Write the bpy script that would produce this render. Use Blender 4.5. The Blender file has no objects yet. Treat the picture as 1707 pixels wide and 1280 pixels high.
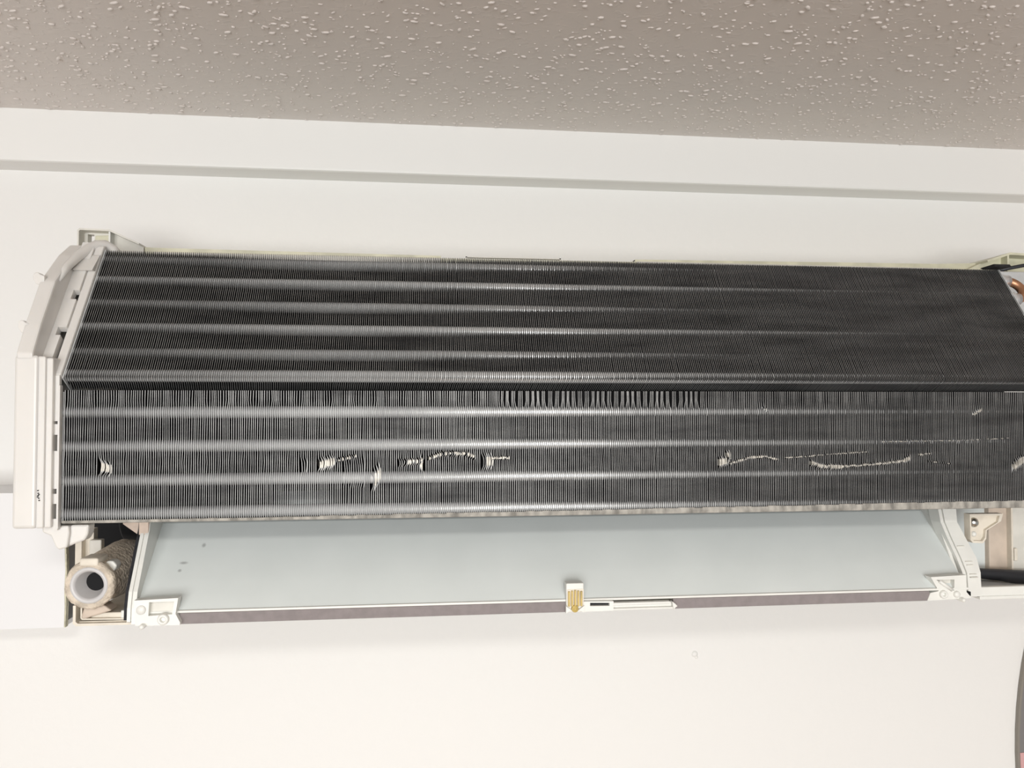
import bpy, bmesh, math, random
from mathutils import Vector, Matrix
random.seed(7)
SC = bpy.context.scene
COL = SC.collection

# ------------------------------------------------------------------ camera
cam = bpy.data.cameras.new('camera')
cam.sensor_width = 36.0
cam.lens = 36.0 * 1285.0 / 1707.0
cam.clip_start = 0.01
co = bpy.data.objects.new('camera', cam)
COL.objects.link(co)
co.location = (0.0, -0.70, 2.10)
co.rotation_euler = (math.radians(91.55), 0.0, math.radians(-6.6))
SC.camera = co

# ------------------------------------------------------------------ light
world = bpy.data.worlds.new('room_light')
SC.world = world
world.use_nodes = True
bg = world.node_tree.nodes['Background']
bg.inputs[0].default_value = (1.0, 0.985, 0.96, 1)
bg.inputs[1].default_value = 0.40


def area(name, loc, target, sx, sy, energy, colr):
    l = bpy.data.lights.new(name, 'AREA')
    l.shape = 'RECTANGLE'
    l.size, l.size_y, l.energy, l.color = sx, sy, energy, colr
    o = bpy.data.objects.new(name, l)
    COL.objects.link(o)
    o.location = loc
    o.rotation_euler = (Vector(target) - Vector(loc)).to_track_quat('-Z', 'Y').to_euler()
    return o


# daylight from the window across the room, behind the photographer
area('window_daylight', (-0.30, -2.9, 1.85), (-0.1, 0, 2.0), 1.9, 0.9, 53, (1.0, 0.995, 0.98))
# the room's own round downlight, recessed in the ceiling above the photographer
lp = area('ceiling_downlight', (0.02, -1.05, 2.315), (0.02, -1.05, 0.0), 0.17, 0.17, 5.8, (1.0, 0.97, 0.92))
lp.data.shape = 'DISK'

vs = SC.view_settings
vs.view_transform = 'Standard'
vs.look = 'None'
vs.gamma = 1.0
vs.use_curve_mapping = False
vs.exposure = 0.0


# ------------------------------------------------------------------ materials
def new_mat(name):
    m = bpy.data.materials.new(name)
    m.use_nodes = True
    return m, m.node_tree, m.node_tree.nodes['Principled BSDF']


def N(nt, kind, **kw):
    n = nt.nodes.new(kind)
    for k, v in kw.items():
        if k in n.inputs:
            n.inputs[k].default_value = v
        else:
            setattr(n, k, v)
    return n


def ramp(nt, src, stops):
    r = nt.nodes.new('ShaderNodeValToRGB')
    e = r.color_ramp.elements
    while len(e) < len(stops):
        e.new(0.5)
    for i, (p, c) in enumerate(stops):
        e[i].position = p
        e[i].color = (*c, 1) if len(c) == 3 else c
    nt.links.new(src, r.inputs[0])
    return r


def mat(name, col, rough=0.5, metal=0.0, var=0.0, scale=60, bump=0.0, bscale=300, bdist=0.0005,
        sss=0.0, spec=0.5, col2=None, stretch=None):
    m, nt, b = new_mat(name)
    b.inputs['Roughness'].default_value = rough
    b.inputs['Metallic'].default_value = metal
    b.inputs['Specular IOR Level'].default_value = spec
    b.inputs['Base Color'].default_value = (*col, 1)
    tc = N(nt, 'ShaderNodeTexCoord')
    vec = tc.outputs['Object']
    if stretch:
        mp = N(nt, 'ShaderNodeMapping')
        mp.inputs['Scale'].default_value = stretch
        nt.links.new(vec, mp.inputs[0])
        vec = mp.outputs[0]
    if var > 0:
        c2 = col2 or tuple(c * (1 - var) for c in col)
        n = N(nt, 'ShaderNodeTexNoise', Scale=scale, Detail=5.0)
        nt.links.new(vec, n.inputs['Vector'])
        r = ramp(nt, n.outputs['Fac'], [(0.35, c2), (0.6, col)])
        nt.links.new(r.outputs[0], b.inputs['Base Color'])
    if bump > 0:
        n = N(nt, 'ShaderNodeTexNoise', Scale=bscale, Detail=3.0)
        nt.links.new(vec, n.inputs['Vector'])
        bp = N(nt, 'ShaderNodeBump', Strength=bump, Distance=bdist)
        nt.links.new(n.outputs['Fac'], bp.inputs['Height'])
        nt.links.new(bp.outputs[0], b.inputs['Normal'])
    if sss > 0:
        b.inputs['Subsurface Weight'].default_value = sss
        b.inputs['Subsurface Radius'].default_value = (1.0, 0.9, 0.75)
        b.inputs['Subsurface Scale'].default_value = 0.004
    return m


def ceiling_material():
    m, nt, b = new_mat('knockdown_ceiling_paint')
    tc = N(nt, 'ShaderNodeTexCoord')
    mp = N(nt, 'ShaderNodeMapping')
    mp.inputs['Scale'].default_value = (0.8, 1.0, 1.0)
    nt.links.new(tc.outputs['Object'], mp.inputs[0])
    n = N(nt, 'ShaderNodeTexNoise', Scale=190.0, Detail=1.5, Distortion=0.5)
    nt.links.new(mp.outputs[0], n.inputs['Vector'])
    r = ramp(nt, n.outputs['Fac'], [(0.56, (0, 0, 0)), (0.68, (1, 1, 1))])
    n2 = N(nt, 'ShaderNodeTexNoise', Scale=420.0, Detail=2.0)
    nt.links.new(mp.outputs[0], n2.inputs['Vector'])
    ad = N(nt, 'ShaderNodeMath', operation='MULTIPLY_ADD')
    ad.inputs[1].default_value = 0.05
    nt.links.new(n2.outputs['Fac'], ad.inputs[0])
    nt.links.new(r.outputs[0], ad.inputs[2])
    bp = N(nt, 'ShaderNodeBump', Strength=0.25, Distance=0.0008)
    nt.links.new(ad.outputs[0], bp.inputs['Height'])
    nt.links.new(bp.outputs[0], b.inputs['Normal'])
    b.inputs['Base Color'].default_value = (0.75, 0.70, 0.665, 1)
    b.inputs['Roughness'].default_value = 0.36
    b.inputs['Specular IOR Level'].default_value = 0.35
    return m


def outlet_material():
    # pale blue-grey plastic with a few grey scuffs near its left end
    m, nt, b = new_mat('outlet_plastic')
    b.inputs['Roughness'].default_value = 0.42
    tc = N(nt, 'ShaderNodeTexCoord')
    last = None
    base = N(nt, 'ShaderNodeTexNoise', Scale=25.0, Detail=3.0)
    nt.links.new(tc.outputs['Object'], base.inputs['Vector'])
    cr = ramp(nt, base.outputs['Fac'], [(0.3, (0.66, 0.70, 0.69)), (0.7, (0.70, 0.74, 0.73))])
    last = cr.outputs[0]
    for (px, pz, sx, sz) in ((-0.1602, 1.9932, 0.0035, 0.0010), (-0.1615, 1.9890, 0.0016, 0.0011),
                             (-0.150, 2.0030, 0.0017, 0.0016)):
        mp = N(nt, 'ShaderNodeMapping')
        mp.inputs['Location'].default_value = (-px / sx, 0, -pz / sz)
        mp.inputs['Scale'].default_value = (1 / sx, 0, 1 / sz)
        nt.links.new(tc.outputs['Object'], mp.inputs[0])
        ln = N(nt, 'ShaderNodeVectorMath', operation='LENGTH')
        nt.links.new(mp.outputs[0], ln.inputs[0])
        rr = ramp(nt, ln.outputs['Value'], [(0.3, (0.7, 0.7, 0.7)), (1.0, (0, 0, 0))])
        mx = N(nt, 'ShaderNodeMix', data_type='RGBA')
        nt.links.new(rr.outputs[0], mx.inputs[0])
        nt.links.new(last, mx.inputs[6])
        mx.inputs[7].default_value = (0.28, 0.29, 0.29, 1)
        last = mx.outputs[2]
    nt.links.new(last, b.inputs['Base Color'])
    return m


def fin_side_material():
    # dust-coated faces of the fins
    m, nt, b = new_mat('fin_dusty_face')
    tc = N(nt, 'ShaderNodeTexCoord')
    g = N(nt, 'ShaderNodeNewGeometry')
    mp = N(nt, 'ShaderNodeMapping')
    mp.inputs['Scale'].default_value = (0.25, 1.0, 1.0)
    nt.links.new(g.outputs['Position'], mp.inputs[0])
    n = N(nt, 'ShaderNodeTexNoise', Scale=60.0, Detail=6.0)
    nt.links.new(mp.outputs[0], n.inputs['Vector'])
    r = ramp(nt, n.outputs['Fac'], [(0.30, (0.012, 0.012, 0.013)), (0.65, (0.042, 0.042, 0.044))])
    nt.links.new(r.outputs[0], b.inputs['Base Color'])
    b.inputs['Roughness'].default_value = 0.55
    b.inputs['Metallic'].default_value = 0.2
    return m


def fin_edge_material(name, lo, hi):
    m, nt, b = new_mat(name)
    g = N(nt, 'ShaderNodeNewGeometry')
    mp = N(nt, 'ShaderNodeMapping')
    mp.inputs['Scale'].default_value = (0.25, 1.0, 1.3)
    nt.links.new(g.outputs['Position'], mp.inputs[0])
    n = N(nt, 'ShaderNodeTexNoise', Scale=90.0, Detail=6.0)
    nt.links.new(mp.outputs[0], n.inputs['Vector'])
    r = ramp(nt, n.outputs['Fac'], [(0.28, (lo, lo, lo)), (0.60, (hi, hi, hi * 0.985))])
    nt.links.new(r.outputs[0], b.inputs['Base Color'])
    b.inputs['Roughness'].default_value = 0.45
    b.inputs['Metallic'].default_value = 0.35
    return m


M = dict(
    wall=mat('wall_paint', (0.81, 0.803, 0.785), 0.55, bump=0.35, bscale=130, bdist=0.0007),
    trim=mat('trim_paint', (0.84, 0.835, 0.815), 0.45, bump=0.08, bscale=60, bdist=0.0005),
    ceiling=ceiling_material(),
    floor=mat('wood_bounce_floor', (0.50, 0.36, 0.25), 0.5, var=0.3, scale=6, stretch=(1, 12, 1)),
    duct=mat('duct_paint', (0.77, 0.77, 0.78), 0.4, bump=0.05, bscale=80),
    duct_edge=mat('aged_plastic_edge', (0.66, 0.63, 0.47), 0.6, var=0.4, scale=200),
    cover=mat('milky_plastic', (0.71, 0.69, 0.66), 0.30, sss=0.3, var=0.04, scale=35),
    chassis=mat('chassis_plastic', (0.72, 0.70, 0.64), 0.42, var=0.12, scale=50),
    rim=mat('yellowed_plastic', (0.70, 0.68, 0.52), 0.42, var=0.25, scale=45),
    white=mat('white_plastic', (0.77, 0.77, 0.73), 0.36, var=0.05, scale=70),
    tan=mat('tan_stained_plastic', (0.62, 0.52, 0.43), 0.55, var=0.18, scale=60),
    cream=mat('cream_plastic', (0.76, 0.70, 0.60), 0.5, var=0.15, scale=90),
    pinkish=mat('dusty_plastic', (0.70, 0.56, 0.46), 0.55, var=0.2, scale=120),
    outlet=outlet_material(),
    strip=mat('mauve_foam', (0.255, 0.225, 0.225), 0.8, var=0.12, scale=150, bump=0.2, bscale=900),
    black=mat('black_plastic_and_shade', (0.008, 0.008, 0.009), 0.6, spec=0.15),  # fan and motor plastic, also the painted shade in the recesses
    dark=mat('dark_foam_and_shade', (0.03, 0.03, 0.034), 0.75, spec=0.2, var=0.4, scale=200),  # foam strips, also the painted shade of the gap below the rim
    fin_side=fin_side_material(),
    fin_edge_shaded=fin_edge_material('fin_cut_edge_shaded', 0.13, 0.28),  # darker copy, the upper bank's shade put into the colour
    fin_edge_lit=fin_edge_material('fin_cut_edge_lit', 0.17, 0.36),  # lighter copy, the lower bank's stronger light put into the colour
    bare=mat('scraped_aluminium', (0.60, 0.57, 0.51), 0.5, metal=0.4, var=0.45, scale=260),
    tube=mat('aluminium_collar', (0.86, 0.87, 0.87), 0.36, metal=0.4),
    dirty=mat('grimy_strip', (0.42, 0.40, 0.36), 0.6, var=0.55, scale=160, bump=0.5, bscale=500, bdist=0.001,
              stretch=(1.0, 1.0, 0.4)),
    copper=mat('copper', (0.55, 0.30, 0.18), 0.45, metal=0.9, var=0.3, scale=100),
    solder=mat('silver_joint', (0.75, 0.75, 0.76), 0.35, metal=0.8),
    steel=mat('screw_steel', (0.62, 0.62, 0.60), 0.25, metal=1.0),
    brass=mat('brass_yellow', (0.60, 0.45, 0.15), 0.4, var=0.3, scale=120),
    foam=mat('insulation_foam', (0.70, 0.61, 0.50), 0.85, var=0.3, scale=130, bump=0.8, bscale=420, bdist=0.002),
    tubegrey=mat('grey_pvc', (0.56, 0.55, 0.55), 0.35),
    ptube=mat('pale_pvc', (0.74, 0.70, 0.66), 0.4),
    rubber=mat('black_rubber', (0.02, 0.022, 0.028), 0.45),
    grey=mat('galvanised_grey', (0.52, 0.53, 0.53), 0.45, var=0.1),
    picgrey=mat('picture_grey', (0.20, 0.19, 0.19), 0.4),
    picpink=mat('picture_pink', (0.62, 0.36, 0.36), 0.4),
    picrim=mat('picture_rim', (0.24, 0.22, 0.19), 0.4),
)


# ------------------------------------------------------------------ mesh tools
class MB:
    def __init__(self):
        self.bm = bmesh.new()

    def box(self, x0, x1, y0, y1, z0, z1, mi=0, bev=0.0, seg=2):
        b = bmesh.new()
        bmesh.ops.create_cube(b, size=1.0)
        for v in b.verts:
            v.co = Vector(((x0 + x1) / 2 + v.co.x * (x1 - x0), (y0 + y1) / 2 + v.co.y * (y1 - y0),
                           (z0 + z1) / 2 + v.co.z * (z1 - z0)))
        if bev:
            bmesh.ops.bevel(b, geom=b.edges[:], offset=bev, segments=seg, affect='EDGES', profile=0.5)
        return self._add(b, mi)

    def _add(self, b, mi=0):
        mp = {}
        for v in b.verts:
            mp[v] = self.bm.verts.new(v.co)
        for f in b.faces:
            try:
                g = self.bm.faces.new([mp[v] for v in f.verts])
                g.material_index = mi
                g.smooth = f.smooth
            except ValueError:
                pass
        b.free()
        return self

    def prism(self, poly, axis, a, c, mi=0, bev=0.0, seg=2):
        """poly is (y,z) for axis x and (x,z) for axis y; runs from a to c along the axis"""
        b = bmesh.new()

        def P(p, t):
            return (t, p[0], p[1]) if axis == 'x' else ((p[0], t, p[1]) if axis == 'y' else (p[0], p[1], t))
        A = [b.verts.new(P(p, a)) for p in poly]
        B = [b.verts.new(P(p, c)) for p in poly]
        n = len(poly)
        b.faces.new(A)
        b.faces.new(B[::-1])
        for i in range(n):
            b.faces.new((A[i], B[i], B[(i + 1) % n], A[(i + 1) % n]))
        bmesh.ops.recalc_face_normals(b, faces=b.faces[:])
        if bev:
            bmesh.ops.bevel(b, geom=b.edges[:], offset=bev, segments=seg, affect='EDGES', profile=0.5)
        return self._add(b, mi)

    def lathe(self, prof, p0, d, n=28, mi=0):
        """prof is a list of (radius, distance along d from p0); open or closed by radius 0"""
        d = Vector(d).normalized()
        u = d.orthogonal().normalized()
        w = d.cross(u)
        p0 = Vector(p0)
        rings = []
        for r, t in prof:
            if r < 1e-7:
                rings.append([self.bm.verts.new(p0 + d * t)])
            else:
                rings.append([self.bm.verts.new(p0 + d * t + (u * math.cos(k * 2 * math.pi / n) + w * math.sin(k * 2 * math.pi / n)) * r)
                              for k in range(n)])
        for a, b in zip(rings, rings[1:]):
            for k in range(n):
                k2 = (k + 1) % n
                if len(a) == 1 and len(b) == 1:
                    continue
                if len(a) == 1:
                    f = self.bm.faces.new((a[0], b[k], b[k2]))
                elif len(b) == 1:
                    f = self.bm.faces.new((a[k], b[0], a[k2]))
                else:
                    f = self.bm.faces.new((a[k], b[k], b[k2], a[k2]))
                f.smooth = True
                f.material_index = mi
        return self

    def tube(self, pts, r, n=12, mi=0, caps=True):
        pts = [Vector(p) for p in pts]
        rs = r if isinstance(r, (list, tuple)) else [r] * len(pts)
        prev = None
        up = None
        for i, p in enumerate(pts):
            t = (pts[min(i + 1, len(pts) - 1)] - pts[max(i - 1, 0)]).normalized()
            if up is None:
                up = t.orthogonal().normalized()
            up = (up - t * up.dot(t)).normalized()
            w = t.cross(up)
            ring = [self.bm.verts.new(p + (up * math.cos(k * 2 * math.pi / n) + w * math.sin(k * 2 * math.pi / n)) * rs[i]) for k in range(n)]
            if prev:
                for k in range(n):
                    f = self.bm.faces.new((prev[k], prev[(k + 1) % n], ring[(k + 1) % n], ring[k]))
                    f.smooth = True
                    f.material_index = mi
            elif caps:
                self.bm.faces.new(ring[::-1]).material_index = mi
            prev = ring
        if caps:
            self.bm.faces.new(prev).material_index = mi
        return self

    def build(self, name, mats, parent=None, smooth_angle=None):
        bmesh.ops.recalc_face_normals(self.bm, faces=self.bm.faces[:])
        me = bpy.data.meshes.new(name)
        self.bm.to_mesh(me)
        self.bm.free()
        for m in (mats if isinstance(mats, (list, tuple)) else [mats]):
            me.materials.append(M[m])
        o = bpy.data.objects.new(name, me)
        COL.objects.link(o)
        o.parent = parent
        if parent is not None and parent.parent is None and parent.type == 'EMPTY':
            o.matrix_parent_inverse = Matrix.Translation(-parent.location)
        return o


def struct(o, label=None):
    o['kind'] = 'structure'
    if label:
        o['label'] = label
    return o


def tag(o, label, cat, group=None):
    o['label'] = label
    o['category'] = cat
    if group:
        o['group'] = group
    return o


def keyhole(outer, hole):
    """one polygon with a hole, joined by a slit"""
    best = min(((i, j) for i in range(len(outer)) for j in range(len(hole))),
               key=lambda ij: (outer[ij[0]][0] - hole[ij[1]][0]) ** 2 + (outer[ij[0]][1] - hole[ij[1]][1]) ** 2)
    i, j = best

    def area2(p):
        return sum(p[k][0] * p[(k + 1) % len(p)][1] - p[(k + 1) % len(p)][0] * p[k][1] for k in range(len(p)))
    h = hole if area2(outer) * area2(hole) < 0 else hole[::-1]
    j = h.index(hole[j])
    h = h[j:] + h[:j + 1]
    e = 1e-6
    h2 = [(p[0], p[1]) for p in h]
    h2[-1] = (h2[-1][0] + e, h2[-1][1] + e)
    return outer[:i + 1] + h2 + [(outer[i][0] + e, outer[i][1] + e)] + outer[i + 1:]


# ------------------------------------------------------------------ the room
CZ = 2.346
b = MB().box(-2.2, 2.4, 0.0, 0.10, 0.0, CZ + 0.05)
wall = struct(b.build('wall_back', 'wall'), 'cream white painted wall behind the air conditioner')
b = MB().box(-2.2, 2.4, -3.4, 0.10, CZ, CZ + 0.08)
ceil_o = struct(b.build('ceiling', 'ceiling'), 'grey-beige ceiling with glossy stippled texture')
# the spatter of the textured coat: thousands of small raised drops
rc_ = random.Random(11)
V, F = [], []
for k in range(13500):
    cx, cy = rc_.uniform(-0.60, 0.85), rc_.uniform(-0.62, -0.026)
    r = 0.00055 + 0.00095 * rc_.random() ** 2
    el = rc_.uniform(1.0, 2.6)
    a0 = rc_.gauss(0.0, 0.55)
    h = min(0.0010, r * rc_.uniform(0.55, 0.95))
    ca, sa = math.cos(a0), math.sin(a0)
    i0 = len(V)
    for (f, hh) in ((1.0, -0.0002), (0.72, 0.72)):
        for q in range(7):
            t = 2 * math.pi * q / 7
            w = f * r * rc_.uniform(0.8, 1.2)
            px, py = w * el * math.cos(t), w * math.sin(t)
            V.append((cx + px * ca - py * sa, cy + px * sa + py * ca, CZ - (hh * h if hh > 0 else hh)))
    V.append((cx, cy, CZ - h))
    for q in range(7):
        p = (q + 1) % 7
        F.append((i0 + q, i0 + 7 + q, i0 + 7 + p, i0 + p))
        F.append((i0 + 7 + q, i0 + 14, i0 + 7 + p))
me = bpy.data.meshes.new('ceiling_spatter')
me.from_pydata(V, [], F)
me.polygons.foreach_set('use_smooth', [True] * len(F))
me.materials.append(M['ceiling'])
so = bpy.data.objects.new('ceiling_spatter', me)
COL.objects.link(so)
so.parent = ceil_o
so['kind'] = 'stuff'
b = MB().box(-2.2, 2.4, -3.4, 0.10, -0.06, 0.0)  # unseen floor, added for the warm light it bounces up
struct(b.build('floor', 'floor'), 'unseen brown wooden floor added for warm bounce light')
# fascia board under the ceiling
prof = [(0.0, CZ), (-0.024, CZ), (-0.024, 2.3045), (-0.0235, 2.3030), (-0.022, 2.3022), (0.0, 2.3010)]
b = MB().prism(prof, 'x', -2.2, 2.4)
struct(b.build('trim_1', 'trim'), 'white fascia board along the top of the wall')
# small plaster lump on the wall
lb = MB()
lb.lathe([(0.0, 0.0020), (0.0016, 0.0017), (0.0027, 0.0008), (0.0031, 0.0)], (0.2522, 0.0, 1.8681), (0, -1, 0), 14)
lb.lathe([(0.0, 0.0010), (0.0012, 0.0007), (0.0017, 0.0)], (0.2538, 0.0, 1.8652), (0, -1, 0), 10)
lump = lb.build('plaster_lump', 'wall', wall)

# ------------------------------------------------------------------ boxed pipe duct at the left
dx = -0.2735
edge = [(-0.2735, 1.9290), (-0.2732, 1.945), (-0.2737, 1.958), (-0.2731, 1.972), (-0.2736, 1.985), (-0.2742, 1.998), (-0.2750, 2.012), (-0.2755, 2.0324)]
duct = tag(bpy.data.objects.new('pipe_duct', None), 'white boxed pipe duct running left from the air conditioner along the wall', 'duct')
COL.objects.link(duct)
duct.location = (-0.55, -0.033, 1.929)
b = MB().prism([(-1.3, 1.9290)] + edge + [(-1.3, 2.0324)], 'y', -0.067, -0.0635)
b.build('front_panel', 'duct', duct)
MB().box(-1.3, -0.2755, -0.0635, -0.0, 2.0290, 2.0324).build('top_panel', 'duct', duct)
MB().box(-1.3, -0.2740, -0.0635, -0.0, 1.9290, 1.9325).build('bottom_panel', 'duct', duct)
be = MB()
for (p, q) in zip(edge, edge[1:]):
    be.prism([(p[0] - 0.0006, p[1]), (p[0] + 0.0009 + random.random() * 0.0005, p[1]), (q[0] + 0.0009 + random.random() * 0.0005, q[1]), (q[0] - 0.0006, q[1])],
             'y', -0.0668, -0.0625)
be.build('cut_edge', 'duct_edge', duct)

# ------------------------------------------------------------------ oval picture at the right border
pc = Vector((0.5745 + 0.25, -0.003, 1.7620))
pic = tag(bpy.data.objects.new('oval_picture', None), 'rounded grey and pink panel with thin rim cut off by the right border', 'picture')
COL.objects.link(pic)
pic.location = pc


def ellipse(rx, rz, n=96):
    return [(pc.x + rx * math.cos(2 * math.pi * k / n), pc.z + rz * math.sin(2 * math.pi * k / n)) for k in range(n)]


MB().prism(ellipse(0.2480, 0.3280), 'y', -0.0030, -0.0005).build('picture_field', 'picgrey', pic)
low = [(x, z) for (x, z) in ellipse(0.2470, 0.3270) if z < 1.770] 
low.sort(key=lambda p: math.atan2(p[1] - pc.z, p[0] - pc.x))
MB().prism(low, 'y', -0.0036, -0.0028).build('pink_patch', 'picpink', pic)
r_ = MB()
n = 96
o1, o2 = ellipse(0.25, 0.33), ellipse(0.2478, 0.3278)
for k in range(n):
    r_.prism([o1[k], o1[(k + 1) % n], o2[(k + 1) % n], o2[k]], 'y', -0.0042, -0.0005)
r_.build('picture_rim', 'picrim', pic)

# ------------------------------------------------------------------ the air conditioner
ac = tag(bpy.data.objects.new('air_conditioner', None),
         'wall-mounted air conditioner with its cover off, dark finned coil and air outlet exposed', 'air conditioner')
COL.objects.link(ac)
ac.location = (0.13, 0.0, 1.955)

X0, X1 = -0.2180, 0.4533          # ends of the coil
PITCH = 0.00133
NF = int((X1 - X0) / PITCH)
NOWN = 150                        # fins of each bank that are objects of their own
LEAN = 0.15                       # the fins all lean a little to one side
YF, YB = -0.2000, -0.1790
TF = 0.00034                      # fin thickness

# chassis: back plate, and added black sheets painting the shade behind the coil
b = MB()
b.box(-0.2330, 0.5600, -0.010, -0.001, 1.958, 2.2150, bev=0.001)
back = b.build('back_plate', 'chassis', ac)
b = MB()
b.box(-0.2050, 0.4600, -0.0892, -0.0862, 2.0600, 2.2125)
b.box(-0.2340, 0.5000, -0.0862, -0.0800, 2.0600, 2.1900)
b.build('coil_shade_sheets', 'black', ac)

# cross-flow fan behind the coil
fp = []
for k in range(72):
    a = 2 * math.pi * k / 72
    r = 0.0415 if k % 2 else 0.0370
    fp.append((-0.112 + r * math.cos(a), 2.078 + r * math.sin(a)))
MB().prism(fp, 'x', -0.180, 0.394).build('fan_roller', 'black', ac)

# top rim of the chassis
rim = MB()
top = [(-0.2115, 2.2206), (-0.2050, 2.2203), (0.0141, 2.2190), (0.0142, 2.2170), (0.1010, 2.2172), (0.1730, 2.2175), (0.1732, 2.2195), (0.4400, 2.2215), (0.4763, 2.2228),
       (0.4880, 2.2262), (0.4975, 2.2298), (0.5300, 2.2280), (0.5600, 2.2270)]
rim.prism(top + [(0.56, 2.1980), (-0.2115, 2.1980)], 'y', -0.0850, -0.001)
rim_o = rim.build('top_rim', 'rim', ac)
MB().box(-0.2040, 0.0140, -0.0880, -0.0852, 2.2120, 2.2166, bev=0.0006).build('rim_bead', 'chassis', rim_o)
MB().box(0.1740, 0.4500, -0.0880, -0.0852, 2.2130, 2.2175, bev=0.0006).build('rim_bead', 'chassis', rim_o)
for (xa, xb) in ((0.0340, 0.1115), (0.1727, 0.2700)):
    b = MB()
    b.box(xa, xb, -0.0835, -0.0800, 2.2184, 2.2192)
    b.box(xa, xa + 0.0010, -0.0835, -0.0800, 2.2160, 2.2192)
    b.box(xb - 0.0012, xb, -0.0835, -0.0800, 2.2160, 2.2196)
    b.build('clip_rail', 'chassis', rim_o)
# left corner tab, an open frame
tab = MB()
tab.prism(keyhole([(-0.2560, 2.2150), (-0.2560, 2.2300), (-0.2545, 2.2318), (-0.2330, 2.2312), (-0.2250, 2.2275), (-0.2120, 2.2215), (-0.2120, 2.2150)],
                  [(-0.2525, 2.2180), (-0.2525, 2.2292), (-0.2478, 2.2290), (-0.2478, 2.2180)]), 'y', -0.0862, -0.079)
tab.prism([(-0.2560, 2.2300), (-0.2545, 2.2318), (-0.2330, 2.2312), (-0.2250, 2.2275), (-0.2120, 2.2215), (-0.2120, 2.2203), (-0.2255, 2.2262), (-0.2333, 2.2299), (-0.2540, 2.2303), (-0.2548, 2.2295), (-0.2548, 2.2150), (-0.2560, 2.2150)],
          'y', -0.096, -0.0862)
tab_o = tab.build('corner_tab', 'chassis', ac)
MB().prism([(-0.2465, 2.2190), (-0.2465, 2.2280), (-0.2345, 2.2285), (-0.2345, 2.2190)], 'y', -0.0878, -0.0855, bev=0.0005).build('yellowed_plate', 'rim', tab_o)
MB().box(-0.2345, -0.2333, -0.094, -0.085, 2.2160, 2.2300).build('tab_rib', 'white', tab_o)
# right corner: box-like corner with a web
rc = MB()
rc.prism([(0.4640, 2.2160), (0.4780, 2.2225), (0.4962, 2.2285), (0.4962, 2.2130), (0.4640, 2.2130)], 'y', -0.0900, -0.0852, bev=0.0005)
rc.box(0.4962, 0.4978, -0.0970, -0.0852, 2.2110, 2.2290)
rc.prism([(0.4760, 2.2228), (0.4975, 2.2300), (0.56, 2.2275), (0.56, 2.2258), (0.4975, 2.2280), (0.4765, 2.2212)], 'y', -0.0990, -0.0852)
rc.build('corner_web', 'rim', ac)

# --- coil banks -----------------------------------------------------------
SY, SZ = 0.557, 0.831            # direction up along the upper bank (y,z)
P0 = (-0.2000, 2.1175)
LEN, DEP = 0.1077, 0.0145


def up_pt(s, d):
    """s up the slanted bank, d into it"""
    return (P0[0] + SY * s + SZ * d, P0[1] + SZ * s - SY * d)


def fin_from_levels(lv, t, back):
    """lv: list of (dx, y_front, z, bare); back: y of the rear edge. Returns verts, faces, mats"""
    V, F, MI = [], [], []
    for (ddx, y, z, br, y2, z2) in lv:
        bx = -LEAN * math.hypot(y2 - YF if y2 == YB else DEP, 0.0)
        h = 0.00050 if br else t / 2          # flattened tips fold over the gap
        V += [(bx - t / 2, y2, z2), (ddx - h, y, z), (ddx + h, y, z), (bx + t / 2, y2, z2)]
    for i in range(len(lv) - 1):
        a, c = i * 4, i * 4 + 4
        br = lv[i][3] and lv[i + 1][3]
        F.append((a, c, c + 1, a + 1)); MI.append(2 if br else 0)
        F.append((a + 1, c + 1, c + 2, a + 2)); MI.append(2 if br else 1)
        F.append((a + 2, c + 2, c + 3, a + 3)); MI.append(2 if br else 0)
    e = (len(lv) - 1) * 4
    F.append((0, 1, 2, 3)); MI.append(3)
    F.append((e + 3, e + 2, e + 1, e)); MI.append(3)
    return V, F, MI


def mesh_from(name, V, F, MI, edge='fin_edge_shaded'):
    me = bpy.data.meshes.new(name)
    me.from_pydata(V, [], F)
    for m in ('fin_side', edge, 'bare', 'fin_edge_lit'):
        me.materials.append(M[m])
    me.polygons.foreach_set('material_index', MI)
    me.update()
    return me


def link(name, me, parent, loc=(0, 0, 0)):
    o = bpy.data.objects.new(name, me)
    COL.objects.link(o)
    o.parent = parent
    o.location = loc
    return o


# upper bank
lv = []
for s in (0.0, 0.036, 0.072, LEN):
    p, q = up_pt(s, 0), up_pt(s, DEP)
    lv.append((0.0, p[0], p[1], False, q[0], q[1]))
V, F, MI = fin_from_levels(lv, TF, 0)
upper = bpy.data.objects.new('upper_coil', None)
COL.objects.link(upper)
upper.parent = ac
upper.matrix_parent_inverse = Matrix.Translation(-ac.location)
pl = [up_pt(-0.001, 0.0006), up_pt(LEN + 0.001, 0.0006), up_pt(LEN + 0.001, DEP + 0.002), up_pt(-0.001, DEP + 0.002)]
MB().prism(pl, 'x', X0 - 0.0014, X0 - 0.0007).build('end_plate', 'grey', upper)
MB().prism(pl, 'x', X1 + 0.0004, X1 + 0.0012).build('end_plate', 'grey', upper)
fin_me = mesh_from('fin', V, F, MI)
rest = ([], [], [])
for i in range(NF):
    x = X0 + (i + 0.5) * PITCH + random.uniform(-0.00007, 0.00007)
    if i < NOWN:
        link('fin', fin_me, upper, (x, 0, 0))
    else:
        k = len(rest[0])
        lean = random.uniform(-0.0001, 0.0001)
        rest[0].extend((x + v[0] + lean * ((v[2] - 2.16) / 0.05), v[1], v[2]) for v in V)
        rest[1].extend(tuple(a + k for a in f) for f in F)
        rest[2].extend(MI)
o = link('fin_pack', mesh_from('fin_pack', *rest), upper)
o['kind'] = 'stuff'
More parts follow.
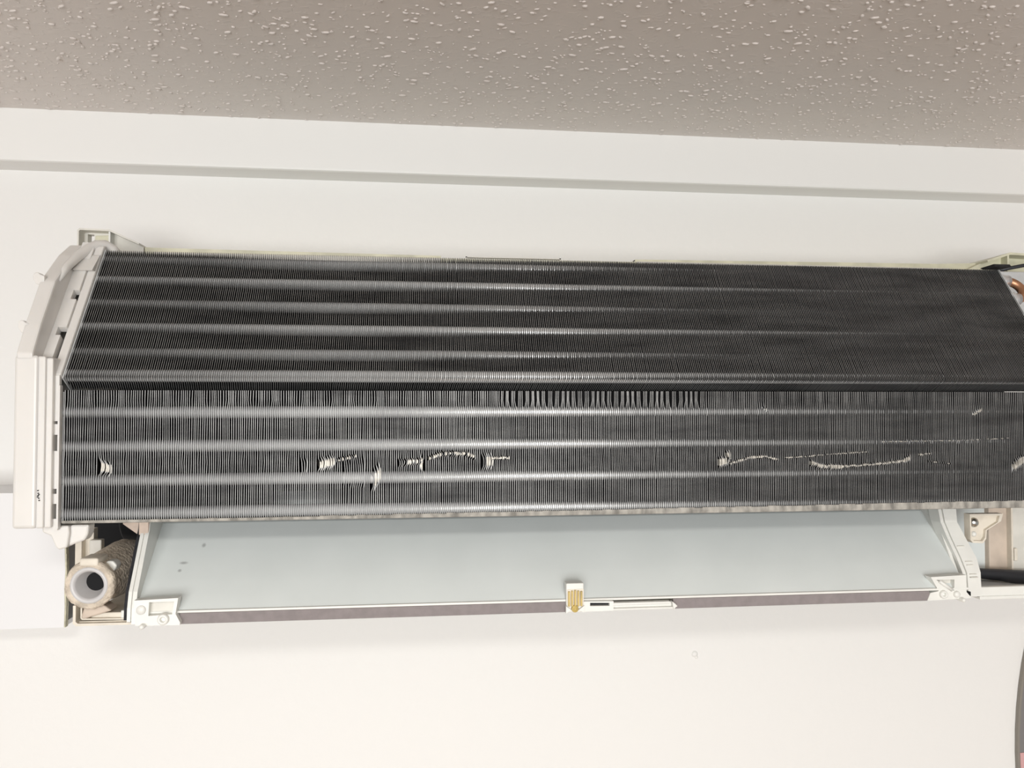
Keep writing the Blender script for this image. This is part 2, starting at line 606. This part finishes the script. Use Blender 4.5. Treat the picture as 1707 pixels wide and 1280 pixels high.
for j, s in enumerate((0.0042, 0.0215, 0.0420, 0.0625, 0.0830, 0.1022)):
    d = 0.0048 if j % 2 == 0 else 0.0053
    y, z = up_pt(s, d)
    MB().tube([(X0 - 0.002, y, z), (X1 + 0.004, y, z)], 0.0039, 20).build('tube', 'tube', upper)

# lower bank, with its bent and flattened fins
# each dent: points (x, z) along the scraped line, half height, sideways push in mm, share scraped bare
DENTS = [
    ([(-0.1975, 2.0620), (-0.1920, 2.0605)], 0.0040, 2.4, 0.8), ([(-0.0770, 2.0605), (-0.0735, 2.0615)], 0.0048, 1.6, 0.2),
    ([(-0.0660, 2.0620), (-0.0560, 2.0645)], 0.0034, 2.4, 0.8), ([(-0.0560, 2.0645), (-0.0420, 2.0675)], 0.0012, 1.6, 0.5),
    ([(-0.0500, 2.0580), (-0.0370, 2.0570)], 0.0080, 1.5, 0.05), ([(-0.0330, 2.0500), (-0.0285, 2.0560)], 0.0060, 2.6, 0.7),
    ([(-0.0160, 2.0628), (0.0000, 2.0640)], 0.0020, 2.0, 0.8), ([(-0.0010, 2.0640), (0.0010, 2.0605)], 0.0042, -2.0, 0.8),
    ([(0.0030, 2.0655), (0.0120, 2.0685), (0.0270, 2.0685), (0.0330, 2.0660)], 0.0014, 2.0, 0.7),
    ([(0.0370, 2.0630), (0.0440, 2.0635)], 0.0046, 2.4, 0.8), ([(0.0440, 2.0655), (0.0560, 2.0655)], 0.0012, 1.6, 0.8),
    ([(0.1965, 2.0610), (0.2030, 2.0625)], 0.0034, 3.0, 1.0), ([(0.2025, 2.0655), (0.2045, 2.0665)], 0.0030, 2.6, 0.8),
    ([(0.2050, 2.0605), (0.2200, 2.0645), (0.2300, 2.0650), (0.2390, 2.0628)], 0.0010, 1.6, 0.9),
    ([(0.2450, 2.0640), (0.2900, 2.0670), (0.3050, 2.0675)], 0.0006, 1.2, 0.8),
    ([(0.2620, 2.0605), (0.2700, 2.0580), (0.2850, 2.0575)], 0.0018, 2.6, 1.0),
    ([(0.2850, 2.0577), (0.3150, 2.0597), (0.3300, 2.0612)], 0.0010, 2.4, 1.0), ([(0.3300, 2.0612), (0.3350, 2.0635)], 0.0018, 2.2, 1.0),
    ([(0.3420, 2.0655), (0.3510, 2.0660)], 0.0009, 2.0, 0.7), ([(0.3480, 2.0610), (0.3660, 2.0590)], 0.0007, 1.6, 0.5),
    ([(0.4125, 2.0560), (0.4160, 2.0590), (0.4230, 2.0625)], 0.0034, 3.0, 1.0),
    ([(0.2285, 2.0990), (0.2330, 2.0955)], 0.0008, 1.6, 0.8), ([(0.3830, 2.0930), (0.3900, 2.0970)], 0.0010, 1.8, 0.8),
    ([(0.3150, 2.0745), (0.3700, 2.0750), (0.4100, 2.0765)], 0.0005, 0.9, 0.4)]


def dent_z(pts, x):
    for (p, q) in zip(pts, pts[1:]):
        if p[0] <= x <= q[0]:
            return p[1] + (q[1] - p[1]) * (x - p[0]) / (q[0] - p[0])
    return None


ZB, ZT = 2.0285, 2.1090
BASEZ = [ZB, 2.0500, 2.0580, 2.0640, 2.0700, 2.0780, 2.0960, 2.1030, ZT]


def wave(x, z):
    return 0.00016 * math.sin(x * 190 + z * 60) * math.sin(z * 230 + 1.3) + 0.00010 * math.sin(x * 711 + z * 400)


def lower_levels(i, x):
    zs = list(BASEZ)
    rf = random.Random(i)
    near = []
    for (pts, hh, a, share) in DENTS:
        zc = dent_z(pts, x)
        if zc is not None:
            hh2 = hh * rf.uniform(0.8, 1.15)
            near.append((zc + rf.uniform(-0.0002, 0.0002), hh2, a * rf.uniform(0.75, 1.1), rf.random() < share))
            zs += [zc - hh2 * 1.25, zc - hh2 * 0.6, zc, zc + hh2 * 0.6, zc + hh2 * 1.25]
    zs = sorted(set(round(z, 5) for z in zs))
    out = []
    for z in zs:
        ddx, dy, bare = wave(x, z) if ZB < z < ZT else 0.0, 0.0, False
        for (z0, wz, a, scraped) in near:
            w = math.exp(-((z - z0) / wz) ** 4)
            ddx += 0.001 * a * w * 0.7
            dy += 0.0005 * w
            bare = bare or (scraped and w > 0.8)
        if 0.0525 < x < 0.1885 and z > 2.100:      # ragged top edge, fins bunched in threes
            ddx += (1 - (i % 3)) * 0.00055 + 0.0007 * math.sin(x * 300)
        elif z > 2.100:
            ddx += 0.0003 * math.sin(i * 0.9) + 0.0003 * math.sin(i * 0.37)
        out.append((ddx, YF + dy, z, bare, YB, z))
    return out


lower = bpy.data.objects.new('lower_coil', None)
COL.objects.link(lower)
lower.parent = ac
lower.matrix_parent_inverse = Matrix.Translation(-ac.location)
MB().box(X0 - 0.0016, X0 - 0.0008, YB - 0.019, YB - 0.001, ZB - 0.0005, ZT - 0.001).build('end_plate', 'grey', lower)
MB().box(X1 + 0.0004, X1 + 0.0012, YB - 0.019, YB - 0.001, ZB - 0.0005, ZT - 0.001).build('end_plate', 'grey', lower)
rest = ([], [], [])
for i in range(NF):
    x = X0 + (i + 0.5) * PITCH + random.uniform(-0.00009, 0.00009)
    V, F, MI = fin_from_levels(lower_levels(i, x), TF, 0)
    MI = [0 if m == 3 else m for m in MI]
    if i < NOWN:
        link('fin', mesh_from('fin', V, F, MI, 'fin_edge_lit'), lower, (x, 0, 0))
    else:
        k = len(rest[0])
        rest[0].extend((x + v[0], v[1], v[2]) for v in V)
        rest[1].extend(tuple(a + k for a in f) for f in F)
        rest[2].extend(MI)
o = link('fin_pack', mesh_from('fin_pack', *rest, 'fin_edge_lit'), lower)
o['kind'] = 'stuff'
for j, z in enumerate((2.0953, 2.0743, 2.0533, 2.0330)):
    MB().tube([(X0 - 0.002, YF + 0.0049, z), (X1 + 0.004, YF + 0.0049, z)], 0.0039, 20).build('tube', 'tube', lower)
# grimy strip along the foot of the lower bank
b = MB()
nseg = 120
for k in range(nseg):
    xa = X0 + (X1 + 0.012 - X0) * k / nseg
    xb = X0 + (X1 + 0.012 - X0) * (k + 1) / nseg
    h = 0.0004 + 0.0042 * k / nseg + random.uniform(-0.0003, 0.0003)
    b.prism([(-0.2004, ZB - 0.0006), (-0.2007, ZB + 0.001), (-0.2004, ZB + h), (-0.1990, ZB + h), (-0.1780, ZB - 0.0001), (-0.1780, ZB - 0.0012), (-0.198, ZB - 0.0012)], 'x', xa, xb)
b.build('foot_strip', 'dirty', lower)

# --- milky end cover on the left --------------------------------------------
prof = [(-0.207, 2.1270), (-0.2075, 2.1310), (-0.1976, 2.1500), (-0.1800, 2.1790), (-0.1560, 2.2000), (-0.1400, 2.2100), (-0.1200, 2.2135), (-0.100, 2.2135), (-0.100, 2.1270)]
b = MB()
b.prism(prof, 'x', -0.2425, -0.2330, bev=0.0012)
cover = b.build('end_cover', 'cover', ac)
# recessed web between the raised band and the coil, with its openings
web = MB()


def off_prof(k, ss):
    return [up_pt(s, k) for s in ss]


SS = [0.010, 0.024, 0.0265, 0.034, 0.0365, 0.058, 0.0605, 0.068, 0.090, 0.1100]
for (sa, sb, xa, xb) in ((0.008, 0.0300, -0.2335, -0.2270), (0.0365, 0.0600, -0.2335, -0.2250), (0.0680, 0.1120, -0.2335, -0.2250),
                         (0.0300, 0.0365, -0.2335, -0.2300), (0.0600, 0.0680, -0.2335, -0.2285)):
    web.prism([up_pt(sa, -0.003), up_pt(sb, -0.003), up_pt(sb, 0.002), up_pt(sa, 0.002)], 'x', xa, xb)
web.prism([up_pt(0.0, -0.0015), up_pt(0.110, -0.0015), up_pt(0.116, 0.004), up_pt(0.116, 0.016), up_pt(0.0, 0.004)], 'x', -0.2250, -0.2196, bev=0.0008)
web.build('cover_web', 'cover', cover)
# rounded arch over the top of the coil end
arch = MB()
pts = [(-0.2345, -0.1745, 2.1800), (-0.2335, -0.1640, 2.1905), (-0.2318, -0.1520, 2.2000), (-0.2290, -0.1420, 2.2070), (-0.2255, -0.1370, 2.2108), (-0.2215, -0.1330, 2.2118), (-0.2175, -0.1300, 2.2098), (-0.2150, -0.1290, 2.2070)]
arch.tube(pts, [0.0018, 0.0026, 0.0032, 0.0036, 0.0038, 0.0037, 0.0034, 0.003], 14)
arch.prism([(-0.158, 2.190), (-0.146, 2.202), (-0.133, 2.209), (-0.120, 2.208), (-0.120, 2.190)], 'x', -0.2325, -0.2200)
arch.build('cover_arch', 'cover', cover)
bk = MB().prism([(-0.2545, 2.2035), (-0.2530, 2.2110), (-0.2515, 2.2135), (-0.2330, 2.2135), (-0.2330, 2.1950), (-0.2440, 2.1950)], 'y', -0.118, -0.1050, bev=0.0008)
bk.build('cover_back_wing', 'cover', cover)
for (hx, hy, hz, k) in ((-0.2425, -0.1960, 2.1475, 1.0), (-0.2425, -0.1785, 2.1800, 1.0)):
    lobe = [(hx + 0.003, hz + 0.0022 * k), (hx + 0.0005, hz + 0.0030 * k), (hx - 0.0008, hz + 0.0042 * k), (hx - 0.0022, hz + 0.0044 * k), (hx - 0.0034, hz + 0.0034 * k),
            (hx - 0.0040, hz + 0.0016 * k), (hx - 0.0036, hz - 0.0006 * k), (hx - 0.0020, hz - 0.0030 * k), (hx + 0.003, hz - 0.0050 * k)]
    MB().prism(lobe, 'y', hy - 0.002, hy + 0.004, bev=0.0005).build('hook_tab', 'cover', cover)
# lower box of the end cover
b = MB()
b.box(-0.2436, -0.2300, -0.2070, -0.1050, 2.0258, 2.1300, bev=0.0020, seg=3)
b.box(-0.2310, -0.2262, -0.2060, -0.1050, 2.0258, 2.1295, bev=0.0012)
b.box(-0.2268, -0.2226, -0.2045, -0.1050, 2.0258, 2.1285, bev=0.0010)
b.build('side_box', 'cover', cover)
fl = MB()
fl.box(-0.2203, -0.2191, -0.2030, -0.1990, 2.0250, 2.1120, bev=0.0003)
cuts = [(2.0883, 2.0901), (2.0720, 2.0818), (2.0460, 2.0490), (2.0309, 2.0399)]
zz = [2.0240] + [v for c in sorted(cuts) for v in c] + [2.1180]
for k in range(0, len(zz), 2):
    fl.box(-0.2230, -0.2201, -0.2015, -0.1985, zz[k], zz[k + 1])
fl.build('slotted_flange', 'cover', cover)
sp = MB()
sp.prism([(-0.2306, 2.0262), (-0.2300, 2.0222), (-0.2253, 2.0201), (-0.2225, 2.0135), (-0.2205, 2.0114), (-0.2157, 2.0129), (-0.2145, 2.0215), (-0.2150, 2.0262)], 'y', -0.1985, -0.1880, bev=0.001)
sp.prism([(-0.2160, 2.0132), (-0.2110, 2.0150), (-0.2067, 2.0166), (-0.2048, 2.0201), (-0.2042, 2.0262), (-0.2150, 2.0262), (-0.2166, 2.0200)], 'y', -0.1960, -0.1860, bev=0.0012)
sp.build('drip_spout', 'cover', cover)
mk = MB()
for (mx, mz) in ((-0.2292, 2.0486), (-0.2290, 2.0470), (-0.2286, 2.0462), (-0.2293, 2.0448), (-0.2287, 2.0440), (-0.2284, 2.0427), (-0.2291, 2.0456)):
    mk.box(mx - 0.0003, mx + 0.0003, -0.2068, -0.2050, mz - 0.0003, mz + 0.0003)
mk.build('moulded_marks', 'dark', cover)['kind'] = 'stuff'

# --- air outlet -----------------------------------------------------------------
OL, OR = -0.1820, 0.3920
pf = [(-0.1795, 1.9680), (-0.1630, 1.9843), (-0.1460, 2.0005), (-0.1290, 2.0163), (-0.1050, 2.0290), (-0.0700, 2.0400), (-0.0400, 2.0700), (-0.0320, 2.1200)]
pb = [(y + 0.0018, z - 0.0020) for (y, z) in pf[::-1]]
MB().prism(pf + pb, 'x', OL, OR).build('outlet_panel', 'outlet', ac)
MB().box(OL, OR, -0.1812, -0.1790, 1.9666, 1.9682, bev=0.0004).build('outlet_lip', 'white', ac)
# vertical walls of the outlet
sw = [(-0.1795, 1.9600), (-0.1765, 1.9770), (-0.1555, 2.0155), (-0.1520, 2.0270), (-0.0350, 2.0270), (-0.0350, 1.9600)]
MB().prism(sw, 'x', OL - 0.0025, OL, 0).build('outlet_wall', 'white', ac)
MB().prism([(y + (0.010 if y < -0.1 else 0), z) for y, z in sw], 'x', OR, OR + 0.0025, 0).build('outlet_wall', 'white', ac)
# front strip: two lengths of mauve foam, either side of the clip and latch
for (xa, xb) in ((-0.1545, 0.0968), (0.1720, 0.3620)):
    MB().box(xa, xb, -0.1806, -0.1770, 1.9594, 1.9664, bev=0.0003).build('foam_strip', 'strip', ac)
MB().box(OL, OR, -0.1775, -0.100, 1.9590, 1.9620).build('base_pan', 'chassis', ac)


def sweep(mb, path, xa, xb, th):
    """a flat band that follows (y,z) points, th thick, from xa to xb; xa and xb may be lists"""
    n = len(path)
    A = xa if isinstance(xa, (list, tuple)) else [xa] * n
    B = xb if isinstance(xb, (list, tuple)) else [xb] * n
    bm = bmesh.new()
    rows = []
    for i, (y, z) in enumerate(path):
        rows.append([bm.verts.new(v) for v in ((A[i], y, z), (B[i], y, z), (B[i], y + th, z), (A[i], y + th, z))])
    for r, s in zip(rows, rows[1:]):
        for k in range(4):
            bm.faces.new((r[k], r[(k + 1) % 4], s[(k + 1) % 4], s[k]))
    bm.faces.new(rows[0])
    bm.faces.new(rows[-1][::-1])
    bmesh.ops.recalc_face_normals(bm, faces=bm.faces[:])
    mb._add(bm)


# left frame rib
path = [(-0.1530, 2.0275), (-0.1560, 2.0160), (-0.1690, 1.9930), (-0.1765, 1.9800), (-0.1790, 1.9700), (-0.1795, 1.9615)]
r1 = MB()
sweep(r1, path, -0.1872, -0.1850, 0.008)
sweep(r1, [(y + 0.0012, z) for y, z in path], -0.1851, -0.1842, 0.006)
sweep(r1, path, -0.1843, -0.1818, 0.008)
rib = r1.build('outlet_rib', 'white', ac)
r2 = MB()
sweep(r2, [(y + 0.004, z) for y, z in path], -0.1905, -0.1872, 0.05)
r2.build('side_foam', 'dark', rib)
MB().prism([(-0.2010, 2.0260), (-0.2010, 2.0195), (-0.1875, 2.0095), (-0.1850, 2.0095), (-0.1850, 2.0260)], 'y', -0.150, -0.140).build('gusset', 'pinkish', ac)
MB().box(-0.1884, -0.1822, -0.1570, -0.1535, 2.0130, 2.0250, bev=0.0005).build('stained_pad', 'pinkish', rib)

# left hinge bracket
LBo = [(-0.1810, 1.9763), (-0.1542, 1.9772), (-0.1557, 1.9672), (-0.1529, 1.9618), (-0.1531, 1.9601), (-0.1800, 1.9605)]
LBw = [(-0.1718, 1.9750), (-0.1566, 1.9751), (-0.1578, 1.9670), (-0.1722, 1.9664)]
lbk = MB().prism(keyhole(LBo, LBw), 'y', -0.1850, -0.1780).build('hinge_bracket', 'white', ac)
MB().prism([(-0.1722, 1.9755), (-0.1560, 1.9755), (-0.1570, 1.9660), (-0.1722, 1.9660)], 'y', -0.1808, -0.1785).build('bracket_floor', 'chassis', lbk)
MB().lathe([(0, 0.0), (0.0028, 0.0), (0.0029, 0.0003), (0.0029, 0.003)], (-0.1766, -0.1860, 1.9703), (0, 1, 0), 20).build('boss', 'white', lbk)
MB().lathe([(0.0016, 0.003), (0.0016, 0.0), (0.0020, -0.0004), (0.0032, -0.0002), (0.0035, 0.0008), (0.0035, 0.004)], (-0.1629, -0.1870, 1.9642), (0, 1, 0), 22).build('ring_boss', 'white', lbk)
MB().lathe([(0, -0.0004), (0.0011, -0.0002), (0.0016, 0.0006), (0.0016, 0.0060)], (-0.1752, -0.1885, 1.9603), (0, 1, 0), 16).build('pin', 'white', lbk)
# right hinge bracket
RBo = [(0.3629, 1.9763), (0.3905, 1.9772), (0.3905, 1.9649), (0.3945, 1.9605), (0.3600, 1.9596), (0.3624, 1.9650), (0.3689, 1.9662)]
RBw = [(0.3671, 1.9742), (0.3812, 1.9742), (0.3808, 1.9660)]
rbk = MB().prism(keyhole(RBo, RBw), 'y', -0.1810, -0.1740).build('hinge_bracket', 'white', ac)
MB().prism([(0.3665, 1.9745), (0.3815, 1.9745), (0.3815, 1.9650), (0.3780, 1.9650)], 'y', -0.1768, -0.1745).build('bracket_floor', 'chassis', rbk)
MB().lathe([(0.0013, 0.003), (0.0013, 0.0), (0.0017, -0.0004), (0.0026, -0.0002), (0.0029, 0.0008), (0.0029, 0.004)], (0.3719, -0.1830, 1.9640), (0, 1, 0), 20).build('ring_boss', 'white', rbk)
MB().lathe([(0, -0.0002), (0.0020, 0.0), (0.0024, 0.0008), (0.0024, 0.004)], (0.3823, -0.1830, 1.9637), (0, 1, 0), 18).build('boss', 'white', rbk)
MB().lathe([(0, -0.0004), (0.0011, -0.0002), (0.0015, 0.0006), (0.0015, 0.006)], (0.3857, -0.1850, 1.9600), (0, 1, 0), 16).build('pin', 'white', rbk)
MB().tube([(0.3690, -0.1812, 1.9735), (0.3790, -0.1812, 1.9668)], 0.0013, 10).build('brace', 'white', rbk)

# right arm beside the outlet
pth = [(-0.1500, 2.0300), (-0.1540, 2.0110), (-0.1590, 1.9990), (-0.1650, 1.9860), (-0.1690, 1.9760), (-0.1710, 1.9590)]
la = [0.3895, 0.3905, 0.3925, 0.3950, 0.3965, 0.3960]
ra = [0.4050, 0.4035, 0.4070, 0.4105, 0.4105, 0.4095]
am = MB()
sweep(am, pth, la, [v + 0.0022 for v in la], 0.012)
sweep(am, [(y + 0.0012, z) for y, z in pth], [v + 0.002 for v in la], [v + 0.0034 for v in la], 0.008)
sweep(am, [(y - 0.0006, z) for y, z in pth], [v + 0.0032 for v in la], ra, 0.018)
arm = am.build('outlet_arm', 'white', ac)
for (xa, xb, z) in ((0.3975, 0.4030, 1.9942), (0.4005, 0.4060, 1.9837), (0.4008, 0.4060, 1.9813), (0.4012, 0.4066, 1.9751), (0.4012, 0.4070, 1.9729)):
    yy = -0.1656 - (1.9860 - z) * 0.4 if z < 1.986 else -0.1596 - (1.999 - z) * 0.46
    MB().box(xa, xb, yy - 0.0010, yy + 0.002, z - 0.0002, z + 0.0003).build('tick_ridge', 'chassis', arm)
b = MB().box(0.3925, 0.3945, -0.1800, -0.1750, 1.9618, 1.9648)
b.build('dark_slot', 'black', arm)

# centre clip and latch on the front strip
cl = MB()
cl.box(0.0966, 0.1086, -0.1840, -0.1760, 1.9600, 1.9795, bev=0.0006)
clip = cl.build('centre_clip', 'white', ac)
for k in range(5):
    xx = 0.0976 + k * 0.0021
    MB().box(xx, xx + 0.0012, -0.1862, -0.1838, 1.9645, 1.9752 - 0.0004 * abs(k - 2), bev=0.0002).build('clip_tooth', 'brass', clip)
MB().box(0.0972, 0.1084, -0.1845, -0.1836, 1.9640, 1.9756).build('clip_plate', 'cream', clip)
MB().lathe([(0, -0.0004), (0.0008, -0.0004), (0.0008, 0.0002), (0.0020, 0.0), (0.0024, 0.0008), (0.0024, 0.003)], (0.1022, -0.1868, 1.9628), (0, 1, 0), 18).build('clip_screw', 'brass', clip)
for sgn in (-1, 1):
    MB().prism([(0.1022 + sgn * 0.0062, 1.9648), (0.1022 + sgn * 0.0026, 1.9622), (0.1022 + sgn * 0.0062, 1.9600)], 'y', -0.1862, -0.1836).build('clip_wing', 'white', clip)
lt = MB()
LTo = [(0.1083, 1.9672), (0.1290, 1.9668), (0.1290, 1.9605), (0.1083, 1.9603)]
LTw = [(0.1128, 1.9662), (0.1262, 1.9658), (0.1262, 1.9638), (0.1128, 1.9640)]
lt.prism(keyhole(LTo, LTw), 'y', -0.1845, -0.1795)
lt.box(0.1285, 0.1690, -0.1838, -0.1795, 1.9638, 1.9654, bev=0.0004)
lt.box(0.1285, 0.1710, -0.1838, -0.1795, 1.9603, 1.9616, bev=0.0004)
lt.box(0.1275, 0.1705, -0.1812, -0.1795, 1.9610, 1.9645)
latch = lt.build('latch_bar', 'white', ac)
MB().box(0.1125, 0.1265, -0.1812, -0.1796, 1.9636, 1.9664).build('latch_slot', 'dark', latch)
MB().prism([(0.1700, 1.9656), (0.1722, 1.9640), (0.1738, 1.9622), (0.1722, 1.9612), (0.1712, 1.9598), (0.1706, 1.9618)], 'y', -0.1850, -0.1800, bev=0.0004).build('latch_tip', 'white', latch)

# --- drain spigot and tray at the lower left -----------------------------------
S0 = Vector((-0.2118, -0.1760, 1.9845))
SD = Vector((0.02, 1.0, 0.03)).normalized()
sg = MB()
rng = random.Random(3)
sg.lathe([(0.0112, 0.0005), (0.0128, -0.0004), (0.0150, 0.0004), (0.0158, 0.0025), (0.0152, 0.0050), (0.0146, 0.0080), (0.0152, 0.0180), (0.0165, 0.0300), (0.0175, 0.0450), (0.0178, 0.0600)], S0, SD, 40)
for v in sg.bm.verts:
    v.co += Vector((rng.uniform(-1, 1), rng.uniform(-1, 1), rng.uniform(-1, 1))) * 0.0004
spig = sg.build('drain_spigot', 'foam', ac)
MB().lathe([(0.0058, 0.0112), (0.0086, 0.0016), (0.0092, 0.0), (0.0112, -0.0006), (0.0118, 0.0004), (0.0118, 0.020)], S0, SD, 40).build('inner_pipe', ['tubegrey'], spig)
MB().lathe([(0.0, 0.0105), (0.0063, 0.0105)], S0, SD, 28).build('bore_shade_disc', 'black', spig)  # black disc, the shade inside the bore put into its colour
MB().box(-0.2175, -0.2060, -0.1770, -0.1600, 1.9968, 2.0020, bev=0.0012).build('spigot_collar', 'cream', spig)
MB().prism([(-0.2060, 1.9930), (-0.2040, 1.9985), (-0.2000, 1.9985), (-0.1975, 1.9955), (-0.1990, 1.9920), (-0.2030, 1.9905)], 'y', -0.1690, -0.1600, bev=0.001).build('white_cap', 'white', spig)
tr = MB()
tr.prism([(-0.2245, 1.9700), (-0.2245, 1.9585), (-0.2225, 1.9568), (-0.1872, 1.9568), (-0.1872, 1.9582), (-0.2215, 1.9584), (-0.2228, 1.9596), (-0.2228, 1.9700)], 'y', -0.1680, -0.1500)
tr.prism([(-0.2205, 1.9700), (-0.2205, 1.9615), (-0.2195, 1.9603), (-0.1872, 1.9597), (-0.1872, 1.9605), (-0.2185, 1.9612), (-0.2195, 1.9622), (-0.2195, 1.9700)], 'y', -0.1665, -0.1500)
tr.box(-0.2235, -0.1872, -0.1650, -0.0110, 1.9572, 1.9590)
tray = tr.build('drain_tray', 'cream', ac)
MB().prism([(-0.2180, 1.9690), (-0.2200, 1.9618), (-0.2185, 1.9608), (-0.2010, 1.9660), (-0.2060, 1.9700)], 'y', -0.1675, -0.1560, bev=0.0010).build('tray_foot', 'tan', tray)
MB().box(-0.2150, -0.1935, -0.1640, -0.1560, 1.9598, 1.9640, bev=0.0006).build('tray_step', 'cream', tray)
MB().box(-0.1960, -0.1915, -0.1655, -0.1560, 1.9598, 1.9655, bev=0.0006).build('tray_block', 'white', tray)
po = MB()
po.box(-0.2420, -0.2375, -0.1250, -0.1120, 1.9590, 2.0120, bev=0.0005)
po.box(-0.2378, -0.2320, -0.1190, -0.1120, 1.9590, 2.0120)
po.build('support_post', 'cream', ac)
MB().box(-0.2325, -0.2245, -0.1250, -0.1190, 1.9700, 2.0050, bev=0.0006).build('support_post', 'chassis', ac)
MB().box(-0.2640, -0.1905, -0.0450, -0.0105, 1.9600, 2.0800).build('cavity_shade_sheet', 'black', ac)  # black sheet that paints the shade inside the open cavity
mt = MB()
mt.lathe([(0, 0.0), (0.020, 0.0), (0.022, 0.002), (0.022, 0.028), (0.018, 0.030), (0, 0.030)], (-0.2150, -0.100, 2.020), (1, 0, 0), 30)
mt.build('fan_motor', 'black', ac)

# --- lower right: bracket, panels, hose ----------------------------------------
SBo = [(0.4080, 2.0180), (0.4351, 2.0180), (0.4334, 2.0124), (0.4216, 2.0057), (0.4210, 1.9994), (0.4185, 1.9961), (0.4102, 1.9966), (0.4083, 1.9988)]
sb = MB().prism(SBo, 'y', -0.1600, -0.1560)
c_ = Vector((0.4150, 0, 2.0075))
inn = [(c_.x + (x - c_.x) * 0.86, c_.z + (z - c_.z) * 0.86) for x, z in SBo]
sb.prism(keyhole(SBo, inn), 'y', -0.1625, -0.1598)
sbo = sb.build('screw_bracket', 'cream', ac)
MB().lathe([(0, -0.0022), (0.0012, -0.0021), (0.0028, -0.0012), (0.0036, 0.0), (0.0038, 0.0012)], (0.4126, -0.1612, 2.0115), (0, 1, 0), 20).build('screw', 'steel', sbo)
MB().lathe([(0, -0.0012), (0.0012, -0.0010), (0.0020, 0.0), (0.0022, 0.0012)], (0.4124, -0.1610, 2.0028), (0, 1, 0), 16).build('knob', 'white', sbo)
rp = MB()
rp.box(0.4050, 0.4545, -0.1180, -0.1160, 1.9600, 2.0300)
rp.build('inner_panel', 'outlet', ac)
MB().box(0.4545, 0.4705, -0.1230, -0.1160, 1.9600, 2.0300, bev=0.0008).build('stained_panel', 'tan', ac)
MB().box(0.4700, 0.4715, -0.1280, -0.1160, 1.9650, 2.0300).build('panel_edge', 'cream', ac)
MB().box(0.4715, 0.4905, -0.1262, -0.1240, 1.9600, 2.0300).build('recess_panel', 'chassis', ac)
MB().box(0.4885, 0.5200, -0.1180, -0.1120, 1.9600, 2.0300).build('dark_housing', 'dark', ac)
MB().box(0.4718, 0.4745, -0.1290, -0.1270, 1.9750, 1.9850, bev=0.0005).build('panel_hook', 'cream', ac)
MB().tube([(0.4070, -0.1310, 1.9675), (0.4300, -0.1310, 1.9672), (0.4550, -0.1320, 1.9650), (0.4800, -0.1340, 1.9620), (0.5200, -0.1360, 1.9590)],
          [0.0038, 0.0038, 0.0046, 0.0062, 0.0068], 16).build('drain_hose', 'rubber', ac)
dp = MB()
dp.lathe([(0, 0.0012), (0.010, 0.0010), (0.0215, 0.0004), (0.0225, -0.001), (0.0225, -0.0020)], (0.4350, -0.1450, 1.9600), (0, 0, 1), 36)
dp.build('drip_dish', 'grey', ac)
b = MB()
b.box(0.4095, 0.5200, -0.1690, -0.1650, 1.9570, 1.9650, bev=0.0006)
b.box(0.4095, 0.5200, -0.1700, -0.1100, 1.9560, 1.9585, bev=0.0004)
b.build('tray_front', 'white', ac)

# --- return bends at the right end of the upper bank ----------------------------
rows = (0.0042, 0.0215, 0.0420, 0.0625, 0.0830, 0.1022)
for (a, c) in ((0, 1), (2, 3), (4, 5)):
    ya, za = up_pt(rows[a], 0.0071)
    yc, zc = up_pt(rows[c], 0.0071)
    pts = [(X1 + 0.003, ya, za), (X1 + 0.008, ya, za)]
    rr = 0.5 * math.hypot(ya - yc, za - zc)
    for k in range(1, 12):
        t = math.pi * k / 12
        m = (1 - math.cos(t)) / 2
        pts.append((X1 + 0.008 + rr * math.sin(t), ya + (yc - ya) * m, za + (zc - za) * m))
    pts += [(X1 + 0.008, yc, zc), (X1 + 0.003, yc, zc)]
    bend = MB().tube(pts, 0.0034, 12).build('return_bend', 'copper', upper)
    for (yj, zj) in ((ya, za), (yc, zc)):
        MB().tube([(X1 + 0.0012, yj, zj), (X1 + 0.010, yj, zj)], 0.0047, 12).build('joint', 'solder', upper)
MB().box(0.4790, 0.5300, -0.1080, -0.0860, 2.1300, 2.2120, bev=0.001).build('control_box', 'grey', ac)
MB().tube([(0.4780, -0.1020, 2.2120), (0.4900, -0.1060, 2.2150), (0.5060, -0.1090, 2.2180), (0.5300, -0.1120, 2.2215)], 0.0015, 8).build('sensor_cable', 'rubber', ac)
MB().prism([(-0.152, 2.2072), (-0.138, 2.2072), (-0.135, 2.2088), (-0.150, 2.2095)], 'x', 0.4410, 0.4545).build('gap_shade_strip', 'dark', ac)  # dark strip painted in for the shaded gap and tear below the rim
